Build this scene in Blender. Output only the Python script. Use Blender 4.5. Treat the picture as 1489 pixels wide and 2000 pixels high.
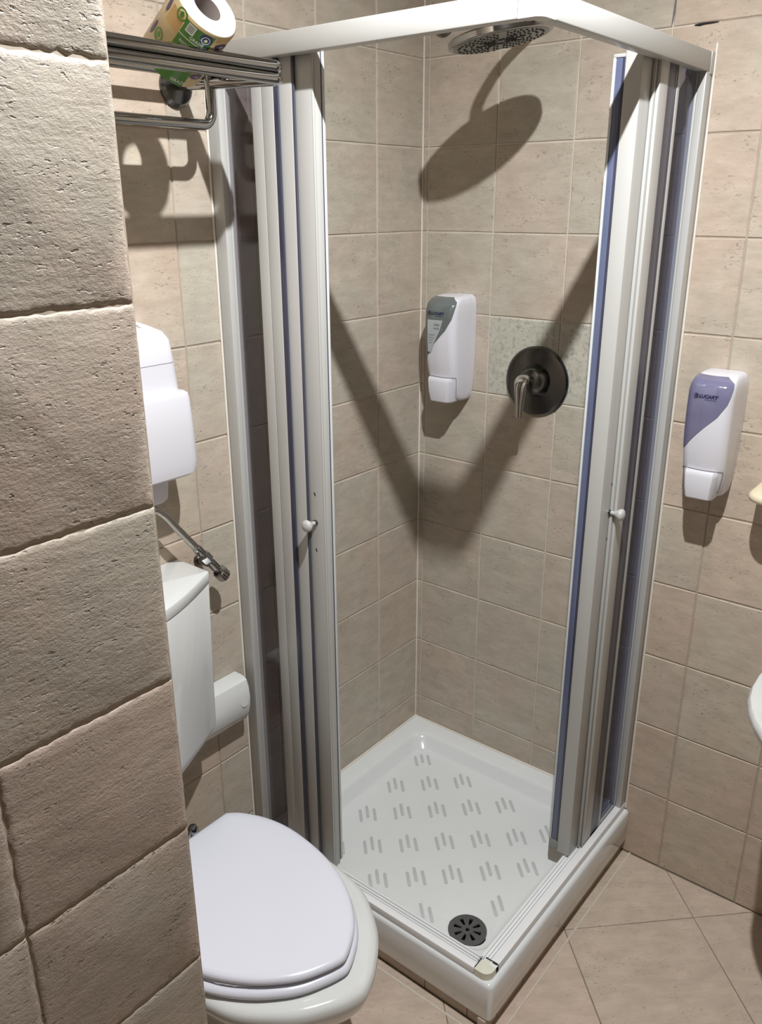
import bpy, bmesh, math, random
from mathutils import Vector, Matrix
random.seed(7)
for o in list(bpy.data.objects): bpy.data.objects.remove(o)
S = bpy.context.scene
C = S.collection

# ------------------------------------------------------------------ camera
cd = bpy.data.cameras.new('camera'); cam = bpy.data.objects.new('camera', cd); C.objects.link(cam)
right = Vector((0.7801, 0.6257, -0.0031)); down = Vector((0.2143, -0.2718, -0.9382)); fwd = Vector((-0.5879, 0.7312, -0.3461))
cam.matrix_world = Matrix(((right.x, -down.x, -fwd.x, 1.3604), (right.y, -down.y, -fwd.y, -1.8661),
                           (right.z, -down.z, -fwd.z, 1.6662), (0, 0, 0, 1)))
cd.sensor_fit = 'VERTICAL'; cd.sensor_height = 36.0; cd.lens = 1632.8 / 2000 * 36.0
cd.clip_start = 0.02
S.camera = cam
S.cycles.transparent_max_bounces = 32
# ------------------------------------------------------------------ world and lamp
w = bpy.data.worlds.new('world'); S.world = w; w.use_nodes = True
w.node_tree.nodes['Background'].inputs[0].default_value = (0.8, 0.85, 0.9, 1)
w.node_tree.nodes['Background'].inputs[1].default_value = 0.05
LX, LY, LZ = 0.982, -1.043, 2.5
ld = bpy.data.lights.new('ceiling_bulb', 'SPOT'); ld.energy = 150; ld.spot_size = math.radians(176); ld.spot_blend = .9; ld.shadow_soft_size = 0.013; ld.color = (0.95, 0.965, 0.985)
lo = bpy.data.objects.new('ceiling_bulb', ld); lo.location = (LX, LY, LZ); C.objects.link(lo)
vs = S.view_settings
S.display_settings.display_device = 'sRGB'
vs.view_transform = 'Standard'; vs.look = 'None'; vs.gamma = 1; vs.use_curve_mapping = False
vs.exposure = 0.0

# ------------------------------------------------------------------ materials
def srgb(r, g, b):
    f = lambda c: (c / 12.92 if c <= .04045 else ((c + .055) / 1.055) ** 2.4)
    return (f(r / 255), f(g / 255), f(b / 255), 1)
def mat(name, col, rough=.4, metal=0.0, spec=.5, coat=0.0, bump=None, mottle=0.0, mscale=30):
    m = bpy.data.materials.new(name); m.use_nodes = True
    nt = m.node_tree; b = nt.nodes['Principled BSDF']
    b.inputs['Base Color'].default_value = col; b.inputs['Roughness'].default_value = rough
    b.inputs['Metallic'].default_value = metal; b.inputs['Specular IOR Level'].default_value = spec
    b.inputs['Coat Weight'].default_value = coat
    tc = nt.nodes.new('ShaderNodeTexCoord')
    nz = nt.nodes.new('ShaderNodeTexNoise'); nz.inputs['Scale'].default_value = mscale; nz.inputs['Detail'].default_value = 3
    nt.links.new(tc.outputs['Object'], nz.inputs['Vector'])
    if mottle:
        mx = nt.nodes.new('ShaderNodeMix'); mx.data_type = 'RGBA'
        mx.inputs[6].default_value = tuple(c * (1 - mottle) for c in col[:3]) + (1,)
        mx.inputs[7].default_value = tuple(min(1, c * (1 + mottle)) for c in col[:3]) + (1,)
        nt.links.new(nz.outputs['Fac'], mx.inputs[0]); nt.links.new(mx.outputs[2], b.inputs['Base Color'])
    if bump:
        bp = nt.nodes.new('ShaderNodeBump'); bp.inputs['Strength'].default_value = bump; bp.inputs['Distance'].default_value = .001
        nt.links.new(nz.outputs['Fac'], bp.inputs['Height']); nt.links.new(bp.outputs['Normal'], b.inputs['Normal'])
    return m

def tile_mat(name, c_warm, c_green, pit=.5, bump=.35, bdist=.0012, spotted=False, sy=95, wav=1.0, PITS=(120, 120, 300)):
    m = bpy.data.materials.new(name); m.use_nodes = True
    nt = m.node_tree; N = nt.nodes.new; L = nt.links.new; b = nt.nodes['Principled BSDF']
    b.inputs['Roughness'].default_value = .5; b.inputs['Specular IOR Level'].default_value = .35
    tc = N('ShaderNodeTexCoord'); oi = N('ShaderNodeObjectInfo')
    off = N('ShaderNodeVectorMath'); off.operation = 'SCALE'; off.inputs[0].default_value = (37.1, 11.3, 53.7)
    L(oi.outputs['Random'], off.inputs['Scale'])
    add = N('ShaderNodeVectorMath'); add.operation = 'ADD'
    L(tc.outputs['Object'], add.inputs[0]); L(off.outputs[0], add.inputs[1])
    def noise(scale, vec, detail=4, rough=.55):
        n = N('ShaderNodeTexNoise'); n.inputs['Scale'].default_value = scale; n.inputs['Detail'].default_value = detail; n.inputs['Roughness'].default_value = rough
        L(vec, n.inputs['Vector']); return n.outputs['Fac']
    def mapv(sx, sy, sz):
        q = N('ShaderNodeVectorMath'); q.operation = 'MULTIPLY'; q.inputs[1].default_value = (sx, sy, sz); L(add.outputs[0], q.inputs[0]); return q.outputs[0]
    def ramp(fac, p0, p1, c0=(0, 0, 0, 1), c1=(1, 1, 1, 1)):
        r = N('ShaderNodeValToRGB'); r.color_ramp.elements[0].position = p0; r.color_ramp.elements[1].position = p1
        r.color_ramp.elements[0].color = c0; r.color_ramp.elements[1].color = c1; L(fac, r.inputs[0]); return r.outputs[0]
    def mix(fac, a, c, mode='MIX'):
        x = N('ShaderNodeMix'); x.data_type = 'RGBA'; x.blend_type = mode
        if isinstance(fac, float): x.inputs[0].default_value = fac
        else: L(fac, x.inputs[0])
        for s, i in ((a, 6), (c, 7)):
            if isinstance(s, tuple): x.inputs[i].default_value = s
            else: L(s, x.inputs[i])
        return x.outputs[2]
    big = noise(7, mapv(1, 1, .8), 3)
    shift = N('ShaderNodeMath'); shift.operation = 'MULTIPLY_ADD'; L(oi.outputs['Random'], shift.inputs[0]); shift.inputs[1].default_value = .34; shift.inputs[2].default_value = -.17
    sm = N('ShaderNodeMath'); sm.operation = 'ADD'; L(big, sm.inputs[0]); L(shift.outputs[0], sm.inputs[1])
    base = mix(ramp(sm.outputs[0], .34, .66), c_green, c_warm)
    streak = noise(1, mapv(30, 30, sy), 6, .68)
    base = mix(ramp(streak, .3, .72), mix(1.0, base, (.86, .84, .82, 1), 'MULTIPLY'), base)
    cloud = noise(1, mapv(14, 14, 30), 4)
    base = mix(ramp(cloud, .35, .7), mix(1.0, base, (.9, .9, .89, 1), 'MULTIPLY'), mix(1.0, base, (1.06, 1.06, 1.06, 1), 'MULTIPLY'))
    pits = noise(1, mapv(*PITS), 2, .5)
    clus = noise(1, mapv(16, 16, 34), 3)
    pm = N('ShaderNodeMath'); pm.operation = 'MULTIPLY'
    L(ramp(pits, .61, .69), pm.inputs[0]); L(ramp(clus, .46, .62), pm.inputs[1])
    base = mix(pm.outputs[0], base, mix(1.0, base, (1 - pit, 1 - pit, 1 - pit * .98, 1), 'MULTIPLY'))
    if spotted:
        sp = noise(1, mapv(90, 90, 90), 3)
        base = mix(ramp(sp, .5, .72), base, (.29, .285, .245, 1))
    L(base, b.inputs['Base Color'])
    h = N('ShaderNodeMath'); h.operation = 'MULTIPLY_ADD'; L(pm.outputs[0], h.inputs[0]); h.inputs[1].default_value = -1.3; L(streak, h.inputs[2])
    fine = noise(1, mapv(210, 210, 300), 4, .7)
    h3 = N('ShaderNodeMath'); h3.operation = 'MULTIPLY_ADD'; L(fine, h3.inputs[0]); h3.inputs[1].default_value = .7; L(h.outputs[0], h3.inputs[2]); h = h3
    h2 = N('ShaderNodeMath'); h2.operation = 'MULTIPLY_ADD'; L(cloud, h2.inputs[0]); h2.inputs[1].default_value = .45 * wav; L(h.outputs[0], h2.inputs[2])
    bp = N('ShaderNodeBump'); bp.inputs['Strength'].default_value = bump; bp.inputs['Distance'].default_value = bdist
    L(h2.outputs[0], bp.inputs['Height']); L(bp.outputs['Normal'], b.inputs['Normal'])
    return m

def pane_mat(name, tint, refl=.035, rough=.05):
    m = bpy.data.materials.new(name); m.use_nodes = True
    nt = m.node_tree; nt.nodes.remove(nt.nodes['Principled BSDF'])
    t = nt.nodes.new('ShaderNodeBsdfTransparent'); t.inputs[0].default_value = tint
    g = nt.nodes.new('ShaderNodeBsdfGlossy'); g.inputs['Roughness'].default_value = rough
    x = nt.nodes.new('ShaderNodeMixShader'); x.inputs[0].default_value = refl
    nt.links.new(t.outputs[0], x.inputs[1]); nt.links.new(g.outputs[0], x.inputs[2])
    nt.links.new(x.outputs[0], nt.nodes['Material Output'].inputs[0])
    return m

M = {}
WARM = (.56, .455, .365, 1); GREEN = (.535, .475, .385, 1)
M['tile'] = tile_mat('wall tile', WARM, GREEN, pit=.4)
M['tile_shower'] = tile_mat('shower wall tile', (.535, .455, .375, 1), (.51, .47, .39, 1), pit=.35)
M['tile_near'] = tile_mat('rough wall tile', (.43, .345, .285, 1), (.39, .35, .29, 1), pit=.4, bump=.75, bdist=.0017, sy=75, PITS=(105, 105, 270))
M['tile_spot'] = tile_mat('pale speckled tile', (.53, .515, .44, 1), (.50, .50, .42, 1), pit=.5, spotted=True)
M['tile_floor'] = tile_mat('floor tile', (.60, .48, .395, 1), (.58, .485, .395, 1), pit=.4, bump=.25)
M['grout'] = mat('grout', (.60, .54, .45, 1), .8, bump=.4, mottle=.12, mscale=60)
M['grout_floor'] = mat('floor grout', (.20, .165, .13, 1), .85, mottle=.2, mscale=60)
M['grout_tan'] = mat('tan grout', (.40, .335, .265, 1), .8, bump=.4, mottle=.15, mscale=60)
M['caulk'] = mat('silicone', (.74, .70, .62, 1), .5, mottle=.08, mscale=50)
M['white_wall'] = mat('ceiling paint', (.78, .78, .75, 1), .8, mottle=.03, mscale=4)
M['rail'] = mat('white plastic rail', (.84, .85, .85, 1), .3, mottle=.02, mscale=12)
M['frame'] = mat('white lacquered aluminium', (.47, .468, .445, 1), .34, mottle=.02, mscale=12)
M['tray'] = mat('glazed ceramic', (.75, .77, .765, 1), .12, coat=.3, mottle=.025, mscale=9)
M['rib'] = mat('matt anti slip glaze', (.52, .54, .535, 1), .5, mottle=.08, mscale=40)
M['plastic'] = mat('white plastic', (.68, .675, .72, 1), .28, mottle=.01, mscale=15)
M['lid'] = mat('white lid plastic', (.70, .71, .78, 1), .2, mottle=.012, mscale=6)
M['porc'] = mat('porcelain', (.66, .675, .66, 1), .1, coat=.3, mottle=.015, mscale=6)
M['cream'] = mat('aged corner plastic', (.74, .74, .62, 1), .35, mottle=.06, mscale=40)
M['chrome'] = mat('chrome', (.36, .36, .355, 1), .10, 1.0, mottle=.05, mscale=20)
M['bright_chrome'] = mat('bright chrome', (.62, .62, .61, 1), .10, 1.0, mottle=.04, mscale=20)
M['chrome_dark_refl'] = mat('dark chrome', (.15, .15, .145, 1), .22, 1.0, mottle=.2, mscale=14)  # chrome with dark reflections put into its base colour
M['nozzle'] = mat('rubber nozzle', (.035, .035, .035, 1), .6, mottle=.1)
M['headface'] = mat('grey shower face', (.32, .33, .32, 1), .35, mottle=.05)
M['drain'] = mat('dark grey drain plastic', (.085, .083, .083, 1), .5, mottle=.1)
M['black'] = mat('black', (.012, .012, .012, 1), .6, mottle=.1)
M['gasket'] = mat('blue vinyl gasket', (.045, .046, .075, 1), .25, mottle=.12, mscale=20)
M['gasket_light'] = mat('blue translucent gasket', (.11, .13, .215, 1), .2, mottle=.12, mscale=20)
M['dark_gasket'] = mat('dark gasket', (.06, .06, .085, 1), .35, mottle=.15)
M['lip'] = mat('clear lip', (.62, .66, .66, 1), .2, mottle=.05)
M['grey'] = mat('grey plastic foot', (.25, .255, .235, 1), .5, mottle=.05)
M['pane'] = pane_mat('acrylic pane', (.84, .83, .85, 1))
M['pane_blue'] = pane_mat('bluish acrylic pane', (.80, .81, .86, 1))
M['window'] = mat('violet translucent window', (.165, .16, .255, 1), .15, coat=.5, mottle=.25, mscale=18)
M['window_grey'] = mat('grey translucent window', (.125, .145, .14, 1), .15, coat=.5, mottle=.25, mscale=18)
M['navy'] = mat('navy print', (.02, .018, .07, 1), .5, mottle=.1)
M['label'] = mat('grey paper label', (.38, .41, .41, 1), .5, mottle=.06)
M['print'] = mat('grey print', (.16, .17, .19, 1), .5, mottle=.1)
M['marble'] = mat('cream marble', (.72, .65, .46, 1), .22, mottle=.12, mscale=22)
M['kraft'] = mat('kraft wrapper', (.55, .43, .22, 1), .3, mottle=.16, mscale=26)
M['kraft_dark'] = mat('brown leaf print', (.50, .31, .12, 1), .3, mottle=.15, mscale=26)
M['green'] = mat('green wrapper print', (.075, .21, .035, 1), .25, mottle=.25, mscale=30)
M['white_print'] = mat('white print', (.72, .75, .66, 1), .4, mottle=.05)
M['violet_print'] = mat('violet print', (.06, .035, .12, 1), .35, mottle=.15)
M['blue_print'] = mat('blue print', (.02, .03, .13, 1), .35, mottle=.15)
M['paper'] = mat('tissue paper', (.84, .85, .86, 1), .9, bump=.3, mottle=.03, mscale=60)
M['core'] = mat('cardboard core', (.36, .31, .29, 1), .8, mottle=.1)
M['braid'] = mat('braided steel', (.42, .41, .38, 1), .3, 1.0, bump=.8, mottle=.35, mscale=260)
M['seam'] = mat('dark seam', (.16, .15, .15, 1), .6, mottle=.1)
M['soft_seam'] = mat('soft seam', (.46, .44, .43, 1), .6, mottle=.05)

# ------------------------------------------------------------------ mesh helpers
class MB:
    def __init__(s): s.v = []; s.f = []
    def add(s, vs, fs):
        n = len(s.v); s.v += [tuple(p) for p in vs]; s.f += [tuple(i + n for i in f) for f in fs]; return s
    def box(s, x0, x1, y0, y1, z0, z1, b=0.0):
        x0, x1 = sorted((x0, x1)); y0, y1 = sorted((y0, y1)); z0, z1 = sorted((z0, z1))
        if b <= 0:
            v = [(x, y, z) for z in (z0, z1) for y in (y0, y1) for x in (x0, x1)]
            return s.add(v, [(0, 2, 3, 1), (4, 5, 7, 6), (0, 1, 5, 4), (2, 6, 7, 3), (0, 4, 6, 2), (1, 3, 7, 5)])
        bm = bmesh.new(); bmesh.ops.create_cube(bm, size=1)
        for q in bm.verts: q.co = Vector(((x0 + x1) / 2 + q.co.x * (x1 - x0), (y0 + y1) / 2 + q.co.y * (y1 - y0), (z0 + z1) / 2 + q.co.z * (z1 - z0)))
        b = min(b, (x1 - x0) * .49, (y1 - y0) * .49, (z1 - z0) * .49)
        bmesh.ops.bevel(bm, geom=list(bm.edges), offset=b, segments=2, profile=.5, affect='EDGES')
        bm.verts.index_update(); v = [q.co.copy() for q in bm.verts]; f = [[q.index for q in p.verts] for p in bm.faces]; bm.free()
        return s.add(v, f)
    def loft(s, rings, cap0=True, cap1=True, closed=True):
        n = len(rings[0]); v = [p for r in rings for p in r]; f = []
        for k in range(len(rings) - 1):
            for i in range(n if closed else n - 1):
                j = (i + 1) % n
                f.append((k * n + i, k * n + j, (k + 1) * n + j, (k + 1) * n + i))
        if closed and cap0: f.append(tuple(range(n - 1, -1, -1)))
        if closed and cap1: f.append(tuple(range((len(rings) - 1) * n, len(rings) * n)))
        return s.add(v, f)
    def lathe(s, prof, org, axis, n=32, cap0=True, cap1=True):
        a = Vector(axis).normalized(); u = a.orthogonal().normalized(); w_ = a.cross(u); o = Vector(org)
        rings = [[o + a * h + (u * math.cos(2 * math.pi * i / n) + w_ * math.sin(2 * math.pi * i / n)) * max(r, 1e-5) for i in range(n)] for r, h in prof]
        return s.loft(rings, cap0, cap1)
    def tube(s, pts, r, n=12):
        P = [Vector(p) for p in pts]; rs = r if isinstance(r, (list, tuple)) else [r] * len(P)
        T = [((P[min(i + 1, len(P) - 1)] - P[max(i - 1, 0)]).normalized()) for i in range(len(P))]
        u = T[0].orthogonal().normalized(); rings = []
        for p, t, q in zip(P, T, rs):
            u = (u - t * u.dot(t)).normalized(); w_ = t.cross(u)
            rings.append([p + (u * math.cos(2 * math.pi * i / n) + w_ * math.sin(2 * math.pi * i / n)) * q for i in range(n)])
        return s.loft(rings)
    def prism(s, poly, d0, d1, fn):
        n = len(poly)
        v = [fn(a, b, d0) for a, b in poly] + [fn(a, b, d1) for a, b in poly]
        f = [tuple(range(n - 1, -1, -1)), tuple(range(n, 2 * n))] + [(i, (i + 1) % n, n + (i + 1) % n, n + i) for i in range(n)]
        return s.add(v, f)
def smooth_path(pts, k=8):
    P = [Vector(p) for p in pts]; P = [2 * P[0] - P[1]] + P + [2 * P[-1] - P[-2]]; out = []
    for i in range(1, len(P) - 2):
        for j in range(k):
            t = j / k; a, b, c, d = P[i - 1:i + 3]
            out.append(.5 * ((2 * b) + (c - a) * t + (2 * a - 5 * b + 4 * c - d) * t * t + (3 * b - a - 3 * c + d) * t ** 3))
    out.append(P[-2]); return out
def mesh_from(mb, m, name, off=None, angle=35):
    off = off or Vector((0, 0, 0))
    me = bpy.data.meshes.new(name); me.from_pydata([Vector(p) - off for p in mb.v], [], mb.f); me.update()
    bm = bmesh.new(); bm.from_mesh(me); bmesh.ops.recalc_face_normals(bm, faces=bm.faces); bm.to_mesh(me); bm.free()
    me.polygons.foreach_set('use_smooth', [True] * len(me.polygons)); me.set_sharp_from_angle(angle=math.radians(angle))
    me.materials.append(m); return me
def wloc(o):
    p = Vector((0, 0, 0))
    while o: p += o.location; o = o.parent
    return p
def obj(name, mb, m, parent=None, angle=35, label=None):
    # geometry is given in world coordinates; parents are only translated
    off = wloc(parent) if parent else Vector((0, 0, 0))
    o = bpy.data.objects.new(name, mesh_from(mb, m, name, off, angle)); C.objects.link(o)
    if parent: o.parent = parent
    if label: o['label'] = label
    return o
def thing(name, label, cat, loc, group=None):
    o = bpy.data.objects.new(name, None); o.empty_display_size = .05; C.objects.link(o); o.location = loc
    o['label'] = label; o['category'] = cat
    if group: o['group'] = group
    return o
def structure(name, mb, m): o = obj(name, mb, m); o['kind'] = 'structure'; return o
def text_mb(body, size, fn, shear=0.0, bold=0.0, space=1.0):
    cu = bpy.data.curves.new('lettering', 'FONT'); cu.body = body; cu.size = size; cu.shear = shear; cu.offset = bold; cu.space_character = space
    cu.align_x = 'LEFT'; cu.resolution_u = 3
    o = bpy.data.objects.new('lettering', cu); C.objects.link(o)
    dg = bpy.context.evaluated_depsgraph_get(); me = bpy.data.meshes.new_from_object(o.evaluated_get(dg))
    mb = MB(); mb.add([fn(v.co.x, v.co.y) for v in me.vertices], [tuple(p.vertices) for p in me.polygons])
    bpy.data.objects.remove(o); bpy.data.curves.remove(cu); bpy.data.meshes.remove(me)
    return mb

# ------------------------------------------------------------------ room shell
ZF, ZC = -0.0216, 2.56
def shell(name, x0, x1, y0, y1, z0, z1, m): return structure(name, MB().box(x0, x1, y0, y1, z0, z1), m)
g = .0022
def split_shell(name, a, b):
    """one wall; cream joints inside the shower, tan joints outside"""
    o = structure(name, MB().box(*a).box(*b), M['grout']); o.data.materials.append(M['grout_tan'])
    for p in o.data.polygons: p.material_index = 1 if p.index >= 6 else 0
    return o
wall_back = split_shell('wall_back', (-.12, .713, g, .12, ZF - .1, ZC), (.713, 2.0, g, .12, ZF - .1, ZC))
wall_left = split_shell('wall_left', (-.12, -g, -.7035, g, ZF - .1, ZC), (-.12, -g, -1.385, -.7035, ZF - .1, ZC))
PX, PY = .686, -1.390
wall_part = shell('wall_partition', -.12, PX - g, -3.0, PY, ZF - .1, ZC, M['grout_tan'])
wall_right = shell('wall_right', 1.9, 2.0, -3.0, g, ZF - .1, ZC, M['grout_floor'])
wall_front = shell('wall_front', PX - g, 2.0, -3.1, -3.0, ZF - .1, ZC, M['grout_floor'])
ceiling = shell('ceiling', -.12, 2.0, -3.1, .12, ZC, ZC + .1, M['white_wall'])
floor = shell('floor', -.12, 2.0, -3.1, .12, ZF - .1, ZF - .0022, M['grout_floor'])

def poly_tile(poly, h=.0045, bev=.0016, jit=.0004, seg=5, rings=1):
    """a tile: outline polygon in local x,z, its face at local y=0 (outward -y), body behind it"""
    n = len(poly); cx = sum(p[0] for p in poly) / n; cz = sum(p[1] for p in poly) / n
    out = []
    for i in range(n):
        a, b = poly[i], poly[(i + 1) % n]
        ln = math.hypot(b[0] - a[0], b[1] - a[1]); k = max(1, min(seg, int(ln / .02) + 1)) if seg < 10 else max(1, int(seg * ln / .2) + 1)
        nx, nz = (b[1] - a[1]) / ln, -(b[0] - a[0]) / ln
        for j in range(k):
            t = j / k; q = random.uniform(-jit, jit) if j else 0
            out.append((a[0] + (b[0] - a[0]) * t + nx * q, a[1] + (b[1] - a[1]) * t + nz * q))
    def inset(d, jj=0):
        r = []
        for x, z in out:
            vx, vz = cx - x, cz - z; L = math.hypot(vx, vz) or 1
            dd = (d + random.uniform(0, jj)) * 1.3
            r.append((x + vx / L * dd, z + vz / L * dd))
        return r
    R = [[(x, h, z) for x, z in out], [(x, bev, z) for x, z in out]]
    if rings > 1: R.append([(x, bev * .35, z) for x, z in inset(bev * .45, jit * 1.5)])
    R.append([(x, 0, z) for x, z in inset(bev * (1.6 if rings > 1 else 1), jit * 2.5 if rings > 1 else 0)])
    mb = MB(); mb.loft(R, cap0=False, cap1=True); return mb
cache = {}
def tile_mesh(wd, ht, m, near=False):
    key = (round(wd, 4), round(ht, 4), m.name, near, random.randrange(5))
    if key not in cache:
        a, b = wd / 2, ht / 2
        mb = poly_tile([(-a, -b), (a, -b), (a, b), (-a, b)], **(dict(jit=.0013, bev=.0022, seg=26, rings=2) if near else {}))
        cache[key] = mesh_from(mb, m, 'tile', angle=20 if not near else 60)
    return cache[key]
def tile_grid(parent, us, zs, place, rotz, m, gap=.003, near=False, special=None):
    for i in range(len(us) - 1):
        for k in range(len(zs) - 1):
            wd, ht = us[i + 1] - us[i] - gap, zs[k + 1] - zs[k] - gap
            mm = special.get((i, k), m) if special else m
            o = bpy.data.objects.new('tile', tile_mesh(wd, ht, mm, near)); C.objects.link(o)
            u, z = (us[i] + us[i + 1]) / 2, (zs[k] + zs[k + 1]) / 2
            o.location = place(u, z); o.rotation_euler = (random.uniform(-.0025, .0025), 0, rotz + random.uniform(-.0025, .0025)); o.parent = parent
zs = [ZF] + [.1974 + .2 * k for k in range(12)] + [ZC]
ub = [0, .0177] + [.2177 + .2007 * k for k in range(9)]; ub[-1] = 1.898
tile_grid(wall_back, ub, zs, lambda u, z: (u, 0, z), 0, M['tile'], special=dict([((i, k), M['tile_shower']) for i in range(4) for k in range(14)] + [((2, 6), M['tile_spot']), ((3, 6), M['tile_spot'])]))
ul = [PY + .004] + [-.1845 - .2037 * k for k in (5, 4, 3, 2, 1, 0)] + [0]
tile_grid(wall_left, ul, zs, lambda u, z: (0, u, z), math.pi / 2, M['tile'], special={(i, k): M['tile_shower'] for i in (3, 4, 5, 6) for k in range(14)})
up = [-2.99] + [PY - .2025 * k for k in range(7, -1, -1)]
zp = [ZF] + [.180 + .2 * k for k in range(12)] + [ZC]
tile_grid(wall_part, up, zp, lambda u, z: (PX, u, z), math.pi / 2, M['tile_near'], gap=.0018, near=True)
# floor: 33.5 cm tiles laid diagonally, cut at the walls
def clip(poly, inside, cut):
    out = []
    for i in range(len(poly)):
        a, b = poly[i], poly[(i + 1) % len(poly)]
        ia, ib = inside(a), inside(b)
        if ia: out.append(a)
        if ia != ib: out.append(cut(a, b))
    return out
def clip_ax(poly, ax, val, sign):
    return clip(poly, lambda p: (p[ax] - val) * sign > 0, lambda a, b: tuple(a[k] + (b[k] - a[k]) * (val - a[ax]) / (b[ax] - a[ax]) for k in (0, 1)))
SZ = .334
s0, d0 = .843, 1.069          # x+y and x-y of one grid node
for i in range(-9, 6):
    for j in range(-6, 9):
        e = .0012; r2 = math.sqrt(2)
        sa, sb = s0 + i * SZ * r2 + e, s0 + (i + 1) * SZ * r2 - e
        da, db = d0 + j * SZ * r2 + e, d0 + (j + 1) * SZ * r2 - e
        pl = [((s + d) / 2, (s - d) / 2) for s, d in ((sa, da), (sb, da), (sb, db), (sa, db))]
        def cl(pl, bx):
            for ax, val, sg in bx:
                if len(pl) < 3: break
                pl = clip_ax(pl, ax, val, sg)
            return pl
        for bx in ([(0, .688, 1), (0, 1.899, -1), (1, -.002, -1), (1, -2.999, 1)], [(0, .003, 1), (0, .6879, -1), (1, -.70, -1), (1, PY + .004, 1)]):
            q = cl(pl, bx)
            if len(q) < 3: continue
            ar = abs(sum(q[k][0] * q[(k + 1) % len(q)][1] - q[(k + 1) % len(q)][0] * q[k][1] for k in range(len(q)))) / 2
            if ar < 4e-4: continue
            cx = sum(p[0] for p in q) / len(q); cy = sum(p[1] for p in q) / len(q)
            a = math.radians(45); loc_ = [((p[0] - cx) * math.cos(a) + (p[1] - cy) * math.sin(a), -(p[0] - cx) * math.sin(a) + (p[1] - cy) * math.cos(a)) for p in q]
            o = bpy.data.objects.new('tile', mesh_from(poly_tile(loc_, bev=.0008), M['tile_floor'], 'tile', angle=20)); C.objects.link(o)
            o.location = (cx, cy, ZF); o.rotation_euler = (-math.pi / 2, 0, a); o.parent = floor
# silicone beads
def bead(n, pts, r=.0025): return structure('trim_%d' % n, MB().tube(pts, r, 8), M['caulk'])
bead(1, [(.001, -.001, .116), (.001, -.001, 2.4)], .0022)
bead(2, [(.0012, -.7035, .12), (.0012, -.7035, 1.96)], .0026)
bead(3, [(.7137, -.0012, .12), (.7137, -.0012, 1.96)], .0026)
bead(4, [(.002, -.70, .1165), (.002, -.002, .1165), (.70, -.002, .1165)], .004)
b5 = bead(5, [(0.0, -.722, ZF - .001), (.736, -.722, ZF - .001), (.740, -.718, ZF - .001), (.740, 0, ZF - .001)], .0034); b5.data.materials[0] = M['grout']

# open dark joints above the right end of the shower rail
structure('trim_6', MB().tube([(.664, -.0006, 1.9965), (.674, -.0006, 1.9962), (.686, -.0006, 1.9972), (.700, -.0006, 1.9974), (.712, -.0006, 1.9976)], [.0010, .0026, .0018, .0014, .0006], 6), M['black'])
structure('trim_7', MB().tube([(.6215, -.0006, 2.10), (.6205, -.0006, 2.045), (.6200, -.0006, 2.032), (.6185, -.0006, 2.012), (.6165, -.0006, 2.000)], [.0016, .0016, .0022, .0014, .0005], 6), M['seam'])
# ------------------------------------------------------------------ shower tray
tray = thing('shower_tray', 'white square ceramic shower tray with ribbed floor and raised rim', 'shower tray', (.36, -.36, ZF))
TX, TY2 = .7245, .7095
def rsq(x0, x1, r, z, n=6, rb=None):
    y1 = x1 - (TX - TY2)
    """square outline from the wall corner; x from x0..x1, y from -x0..-x1, rounded corners"""
    pts = []
    for (cx, cy, a0, rr) in ((x1, -y1, -90, r), (x1, -x0, 0, rb or r), (x0, -x0, 90, rb or r), (x0, -y1, 180, rb or r)):
        sx = 1 if cx == x1 else -1; sy = 1 if cy == -x0 else -1
        for k in range(n + 1):
            a = math.radians(a0 + 90 * k / n)
            pts.append((cx - sx * rr + rr * math.cos(a), cy - sy * rr + rr * math.sin(a), z))
    return pts
R = []
for x0, x1, r, z, rb in ((.002, TX - .004, .014, .014, .002), (.001, TX - .001, .014, .018, .002), (.001, TX, .014, .106, .002), (.001, TX - .0015, .014, .111, .002), (.002, TX - .0045, .013, .1145, .002),
                         (.003, TX - .008, .012, .1160, .002), (.050, .668, .045, .1155, .045), (.056, .663, .045, .112, .045), (.062, .658, .045, .104, .045),
                         (.075, .648, .05, .079, .05), (.083, .643, .05, .0735, .05), (.098, .632, .05, .0712, .05)):
    R.append(rsq(x0, x1, r, z, rb=rb))
# floor falls slightly to the drain (left open under the grate)
DC = Vector((.577, -.574)); n = len(R[0])
def lerp(a, b, t): return tuple(a[i] + (b[i] - a[i]) * t for i in range(3))
def ang_ring(rad, z): return [(DC.x + (p[0] - DC.x) / math.hypot(p[0] - DC.x, p[1] - DC.y) * rad, DC.y + (p[1] - DC.y) / math.hypot(p[0] - DC.x, p[1] - DC.y) * rad, z) for p in R[-1]]
ring_o = ang_ring(.058, .0692); ring_i = ang_ring(.048, .0665); ring_p = ang_ring(.045, .052)
base = R[-1]
for t in (.4, .75): R.append([lerp(a, b, t) for a, b in zip(base, ring_o)])
R += [ring_o, ring_i, ring_p]
obj('basin', MB().loft(R, True, True), M['tray'], tray, 40)
for z0, xs in ((ZF, None),):
    edges = [.0, .10, .235, .40, .545, .66, TX - .012]
    for i in range(6):
        obj('plinth_tile', MB().box(TX - .03, TX - .011, -edges[i] - .001, -edges[i + 1] + .001, ZF, .0145, .0008), M['tile'], tray)
        obj('plinth_tile', MB().box(edges[i] + .001, edges[i + 1] - .001, -TY2 + .011, -TY2 + .03, ZF, .0145, .0008), M['tile'], tray)
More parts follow.
